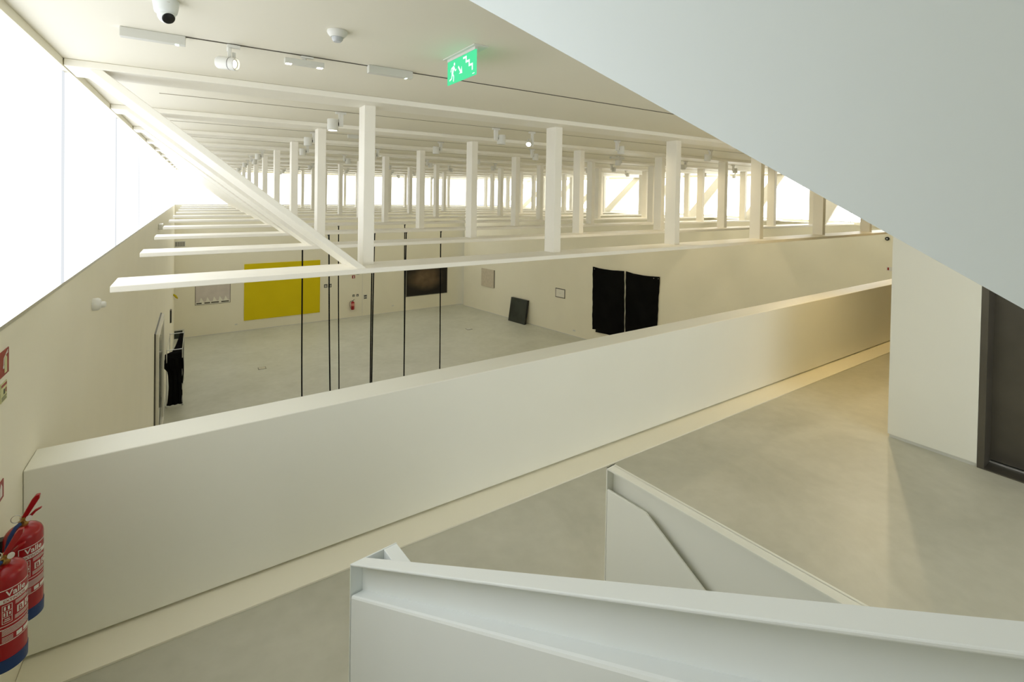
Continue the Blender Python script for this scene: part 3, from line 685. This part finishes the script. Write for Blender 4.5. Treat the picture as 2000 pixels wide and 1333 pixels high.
bm = bmesh.new(); lathe(bm, [(.078, 0), (.085, .01), (.085, .36), (.07, .40), (.03, .425), (.02, .43), (0, .43)], ((0, -.10, 0), (0, 0, 1)), 24); obj('cylinder', bm, 'red', t, True)
bm = bmesh.new(); lathe(bm, [(.0858, .20), (.0862, .21), (.0862, .33), (.0858, .34)], ((0, -.10, 0), (0, 0, 1)), 24); obj('label', bm, 'pink', t, True)
bm = bmesh.new(); tube(bm, (0, -.10, .42), (0, -.10, .48), .016); prism(bm, [(0, -.11, .47), (.02, -.11, .46), (.09, -.11, .53), (.08, -.11, .54)], (0, .02, 0)); obj('valve', bm, 'black', t)
bm = bmesh.new(); path(bm, [(-.02, -.10, .46), (-.10, -.10, .45), (-.16, -.10, .38), (-.16, -.10, .26), (-.12, -.10, .14), (-.09, -.10, .06)], .009, 8); obj('hose', bm, 'black', t, True)
t = far_thing('service_hatch', 'dark low opening in the far wall behind the black rack', 'hatch', -.62, ZF); fp('opening', 'sign_dark', t, -.80, -.50, -3.88, -3.52, .0005, .01); fp('frame', 'grey_fix', t, -.81, -.44, -3.53, -3.48, .0005, .04); fp('frame', 'grey_fix', t, -.49, -.44, -3.89, -3.53, .0005, .04)
t = far_thing('wall_grille', 'small slotted grille high on the far wall by the left corner', 'grille', -.60, .15)
fp('frame', 'grey_fix', t, -.80, -.42, .14, .39, .0005, .02)
for k in range(5): fp('slot', 'frame_d', t, -.77+.07*k, -.735+.07*k, .17, .36, .02, .023)
for x, z, lab in ((1.55, -3.55, 'white wall socket under the pale drawing'), (9.0, -3.52, 'white wall socket left of the corner of the far wall')):
    t = far_thing('wall_socket', lab, 'socket', x, z); fp('plate', 'fixture', t, x-.06, x+.06, z-.03, z+.03, .0005, .012); fp('insert', 'grey_fix', t, x-.04, x+.04, z-.02, z+.02, .012, .015)
# a thin door seam on the far wall
bm = bmesh.new(); bx(bm, 7.33, 7.345, YF-.004, YF-.0005, ZF+.01, -1.2); o = struct('trim_6', bm, 'grey_fix')

# ------------------------------------------------------------------ works on the right wall (local: s along wall, z up, d out from wall)
def rp(s, z, d): p = RW0+RWV*s+RWN*d; return Vector((p.x, p.y, z))
def rprism(bm, pts, d0, d1): prism(bm, [rp(s, z, d0) for s, z in pts], RWN*(d1-d0))
def rthing(name, label, cat, s, z, d=.0): return thing(name, label, cat, tuple(rp(s, z, d)))
def rpart(name, m, t, pts, d0, d1, **k):
    bm = bmesh.new(); rprism(bm, pts, d0, d1); return child(obj(name, bm, m, **k), t)
rc = lambda a, b, c, d: [(a, c), (b, c), (b, d), (a, d)]
t = rthing('canvas', 'beige unframed canvas hung on the right wall near the corner', 'picture', 2.15, -2.45)
rpart('cloth_face', 'beige_art', t, rc(1.62, 2.66, -2.47, -1.49), .03, .045); rpart('stretcher', 'frame_d', t, rc(1.63, 2.68, -2.48, -1.50), .001, .03)
bm = bmesh.new(); lean = rthing('leaning_canvas', 'dark square canvas leaning against the right wall on the floor', 'picture', 4.8, ZF)
prism(bm, [rp(4.13, ZF, .30), rp(5.30, ZF, .30), rp(5.30, -2.70, .10), rp(4.13, -2.70, .10)], RWN*.03)
child(obj('painted_face', bm, 'dark_art'), lean)
bm = bmesh.new(); prism(bm, [rp(4.135, ZF+.001, .20), rp(5.31, ZF+.001, .20), rp(5.31, -2.71, .003), rp(4.135, -2.71, .003)], RWN*.098); child(obj('stretcher', bm, 'black'), lean)
t = rthing('framed_note', 'small framed white note on the right wall between leaning canvas and curtain', 'picture', 7.34, -2.2)
rpart('frame', 'frame_d', t, rc(7.05, 7.64, -2.23, -1.79), .001, .02); rpart('sheet', 'paper_l', t, rc(7.085, 7.605, -2.195, -1.825), .02, .024)
for k, z in enumerate((-1.98, -2.01, -2.04)): rpart('ink_line', 'grey_fix', t, rc(7.24+.03*k, 7.44-.02*k, z-.006, z+.002), .024, .0246)
def cloth(name, pts, t, amp, ph):
    bm = bmesh.new(); n = len(pts)
    vs = [bm.verts.new((s, z, 0)) for s, z in pts]; f = bm.faces.new(vs)
    bmesh.ops.triangulate(bm, faces=[f]); 
    for _ in range(4): bmesh.ops.subdivide_edges(bm, edges=bm.edges[:], cuts=1, use_grid_fill=True)
    bmesh.ops.triangulate(bm, faces=bm.faces[:])
    for v in bm.verts:
        s, z = v.co.x, v.co.y; d = .035+amp*math.sin(s*5.3+ph+z*.8)*(.3+.7*min(1, max(0, (-z-.5)/2))) + .010*math.sin(z*7+s*11)
        s2 = s+.005*math.sin(z*17+ph); v.co = rp(s2, z, d)
    o = obj(name, bm, 'cloth', smooth=True)
    m_ = o.modifiers.new('thickness', 'SOLIDIFY'); m_.thickness = .012
    return child(o, t)
cur = rthing('felt_hanging', 'large black felt hanging split by a light vertical slit, on the right wall', 'hanging', 10.9, -3.4)
cloth('left_panel', [(9.23,-.51),(9.55,-.535),(9.84,-.55),(10.3,-.545),(10.87,-.50),(10.90,-1.8),(10.92,-3.40),(10.12,-3.38),(9.44,-3.42),(9.44,-3.30),(9.27,-3.32),(9.25,-2.33)], cur, .012, .4)
cloth('right_panel', [(10.945,-.50),(11.3,-.55),(11.73,-.57),(12.1,-.56),(12.52,-.53),(12.47,-1.54),(12.45,-2.5),(12.44,-3.3),(11.7,-3.36),(10.98,-3.40),(10.96,-1.8)], cur, .012, 2.1)
for s, z in ((9.35, -.60), (12.26, -.62), (12.46, -.61)):
    bm = bmesh.new(); lathe(bm, [(0, 0), (.014, 0), (.011, .008), (0, .010)], (rp(s, z, .06), RWN), 10); child(obj('grommet', bm, 'grey_fix'), cur)
t = rthing('wall_camera', 'tiny black camera high on the right wall near the pillar', 'camera', 19.74, 1.56)
bm = bmesh.new(); lathe(bm, [(0, .0), (.055, .0), (.055, .03), (.03, .06), (0, .065)], (rp(19.74, 1.565, .001), RWN), 16); child(obj('housing', bm, 'black', smooth=True), t)
bm = bmesh.new(); lathe(bm, [(0, .06), (.02, .062), (0, .072)], (rp(19.74, 1.565, .003), RWN), 12); child(obj('lens', bm, 'lens_grey', smooth=True), t)
t = rthing('safety_sign', 'tiny red sign on the right wall at the pillar edge', 'sign', 19.83, .66)
rpart('plate', 'print_w', t, rc(19.74, 19.88, .62, .74), .001, .006); rpart('symbol', 'sign_red', t, rc(19.76, 19.80, .64, .72), .006, .008)
t = rthing('wall_socket', 'small white socket low on the right wall left of the felt hanging', 'socket', 8.2, -3.62); rpart('plate', 'fixture', t, rc(8.14, 8.30, -3.66, -3.58), .001, .012); rpart('insert', 'grey_fix', t, rc(8.17, 8.27, -3.64, -3.60), .012, .015)

# skirting shadow joints where hall walls meet the floor
bm = bmesh.new(); bx(bm, XL, 13.2, YF-.008, YF-.0005, ZF, ZF+.035); struct('baseboard_far', bm, 'grey_fix')
bm = bmesh.new(); rprism(bm, rc(.02, RWL-.1, ZF, ZF+.035), .0005, .008); struct('baseboard_right', bm, 'grey_fix')
bm = bmesh.new(); bx(bm, XL+.0005, XL+.008, YP+PT, YF-.01, ZF, ZF+.035); struct('baseboard_left', bm, 'grey_fix')

# ------------------------------------------------------------------ left side of the hall: glazed panel, black strip and draped rack
t = thing('glazed_panel', 'tall pale-framed glazed panel standing against the left wall', 'picture', (XL, 14.9, ZF))
lx = lambda y: y-14.9
bm = bmesh.new()
for a, b, c, d in ((13.82, 13.94, .30, 3.20), (15.98, 16.10, .30, 3.20), (13.94, 15.98, .30, .42), (13.94, 15.98, 3.08, 3.20)): bx(bm, .03, .085, lx(a), lx(b), c, d)
obj('frame', bm, 'paper_l', t)
box('edge_trim', 'frame_d', t, .001, .03, lx(13.80), lx(16.12), .28, 3.22)
box('glazing', 'glass_art', t, .035, .06, lx(13.94), lx(15.98), .42, 3.08)
for a, b in ((.62, 1.1), (1.6, 2.3)):
    bm = bmesh.new(); path(bm, [(.062, lx(14.2), a), (.062, lx(15.6), b)], .006, 6); obj('drawn_line', bm, 'frame_d', t)
t = thing('black_strip', 'short black vertical strip on the left wall by the far corner', 'picture', (XL, 21.7, -2.24))
box('strip', 'black', t, .001, .05, -.12, .12, 0, .46); box('backing', 'frame_d', t, .0005, .012, -.13, .13, -.01, .47)
t = thing('yellow_scrap', 'small bright yellow scrap on the left wall by the far corner', 'picture', (XL, 24.6, -2.0))
bm = bmesh.new(); prism(bm, [(.002, -.3, .30), (.10, -.2, .20), (.14, .25, .0), (.06, .3, .05), (.002, .0, .22)], (.02, 0, .04)); obj('folded_card', bm, 'yellow', t)

rk = thing('draped_rack', 'slender metal rack draped with black cloth by the left wall', 'sculpture', (-.53, 18.7, ZF))
def rkl(x, y, z): return (x+.53, y-18.7, z-ZF)
fx0, fx1, fy0, fy1, zt_ = -.735, -.345, 17.72, 19.7, -2.18
def rail(name, p, q, r=.012):
    bm = bmesh.new(); tube(bm, rkl(*p), rkl(*q), r, 10); return obj(name, bm, 'steel', rk, True)
for x in (fx0, fx1):
    for y in (fy0, fy1): rail('upright', (x, y, ZF+.05), (x, y, zt_+.02))
for y in (fy0, fy1): rail('cross_bar', (fx0, y, zt_), (fx1, y, zt_))
for x in (fx0, fx1): rail('side_rail', (x, fy0, zt_-.02), (x, fy1, zt_-.02), .009)
for x in (fx0, fx1): rail('side_rail', (x, fy0, ZF+.12), (x, fy1, ZF+.12), .009)
for x in (fx0, fx1):
    for y in (fy0, fy1):
        bm = bmesh.new(); lathe(bm, [(0, 0), (.028, .004), (.032, .03), (.02, .055), (0, .06)], (rkl(x, y, ZF), (0, 0, 1)), 12); obj('caster', bm, 'alu', rk, True)
bm = bmesh.new()      # cloth: hangs in front, folds over the bars and runs back
colsn, rows = 10, []
prof = []
for i in range(13): f_ = i/12; prof.append((17.70+.02*math.sin(i*1.7), ZF+.05+(zt_-.28-ZF-.05)*f_, 0))
for i in range(1, 7): f_ = i/6; prof.append((17.74+.10*f_, zt_-.28+.13*f_, 1))
for i in range(1, 9): f_ = i/8; prof.append((17.84+1.84*f_, zt_-.15+.13*f_**2, 2))
for i in range(1, 6): f_ = i/5; prof.append((19.72, zt_-.02-.9*f_, 3))
for k, (y, z, zone) in enumerate(prof):
    f0, f1 = fx0+.02, fx1+.03
    if zone == 0:
        h = (z-ZF)/1.5; f0 = fx0+.005+.05*math.sin(min(1, h/.8)*math.pi) - (.06 if h > .78 else 0); f1 = fx1+.02+.015*math.sin(z*4)
    if zone == 1: f0 = fx0-.05; f1 = fx1+.01
    if zone == 2: g = (y-17.84)/1.84; f0 = fx0+.06+.22*g**.6; f1 = fx1-.0
    if zone == 3: f0 = fx0+.25; f1 = fx1
    rows.append([bm.verts.new(rkl(f0+(f1-f0)*j/colsn, y+.03*math.sin(j*1.9+z*3)*(1 if zone in (0, 3) else .2), z+(.012*math.sin(j*2.1) if zone == 2 else 0))) for j in range(colsn+1)])
for a, b in zip(rows, rows[1:]):
    for j in range(colsn): bm.faces.new((a[j], a[j+1], b[j+1], b[j]))
o = obj('draped_cloth', bm, 'cloth', rk, True); m_ = o.modifiers.new('thickness', 'SOLIDIFY'); m_.thickness = .014; m_.offset = 0

# small floor boxes sunk in the hall floor
for x, y, lab in ((2.05, 19.9, 'small metal floor box in the hall left of the straps'), (11.1, 20.7, 'small metal floor box before the beige canvas'), (11.4, 14.6, 'small metal floor box close to the parapet edge')):
    t = thing('floor_box', lab, 'floor box', (x, y, ZF)); box('lid', 'alu', t, -.11, .11, -.11, .11, .0, .010, bevel=.002); box('rim', 'frame_d', t, -.13, .13, -.13, .13, .0, .006)

# ------------------------------------------------------------------ warm corridor downlights behind the pillar
for x, y, lab in ((8.3, 3.0, 'recessed warm downlight in corridor ceiling nearer the pillar'), (12.0, 3.2, 'recessed warm downlight in corridor ceiling farther from the pillar')):
    t = thing('downlight', lab, 'lamp', (x, y, ZC))
    bm = bmesh.new(); lathe(bm, [(.075, -.0005), (.085, -.0005), (.085, -.012), (.075, -.012)], seg=28); obj('ring', bm, 'fixture', t)
    bm = bmesh.new(); lathe(bm, [(0, -.001), (.074, -.001), (.074, -.005), (0, -.005)], seg=24); obj('diffuser', bm, 'lamp_on', t)
    ld = bpy.data.lights.new('downlight_lamp', 'AREA'); ld.shape = 'DISK'; ld.size = .14; ld.energy = 13; ld.color = (1, .68, .28); ld.spread = R(105)
    lo = bpy.data.objects.new('downlight_lamp', ld); COL.objects.link(lo); lo.parent = t; lo.location = (0, 0, -.02)
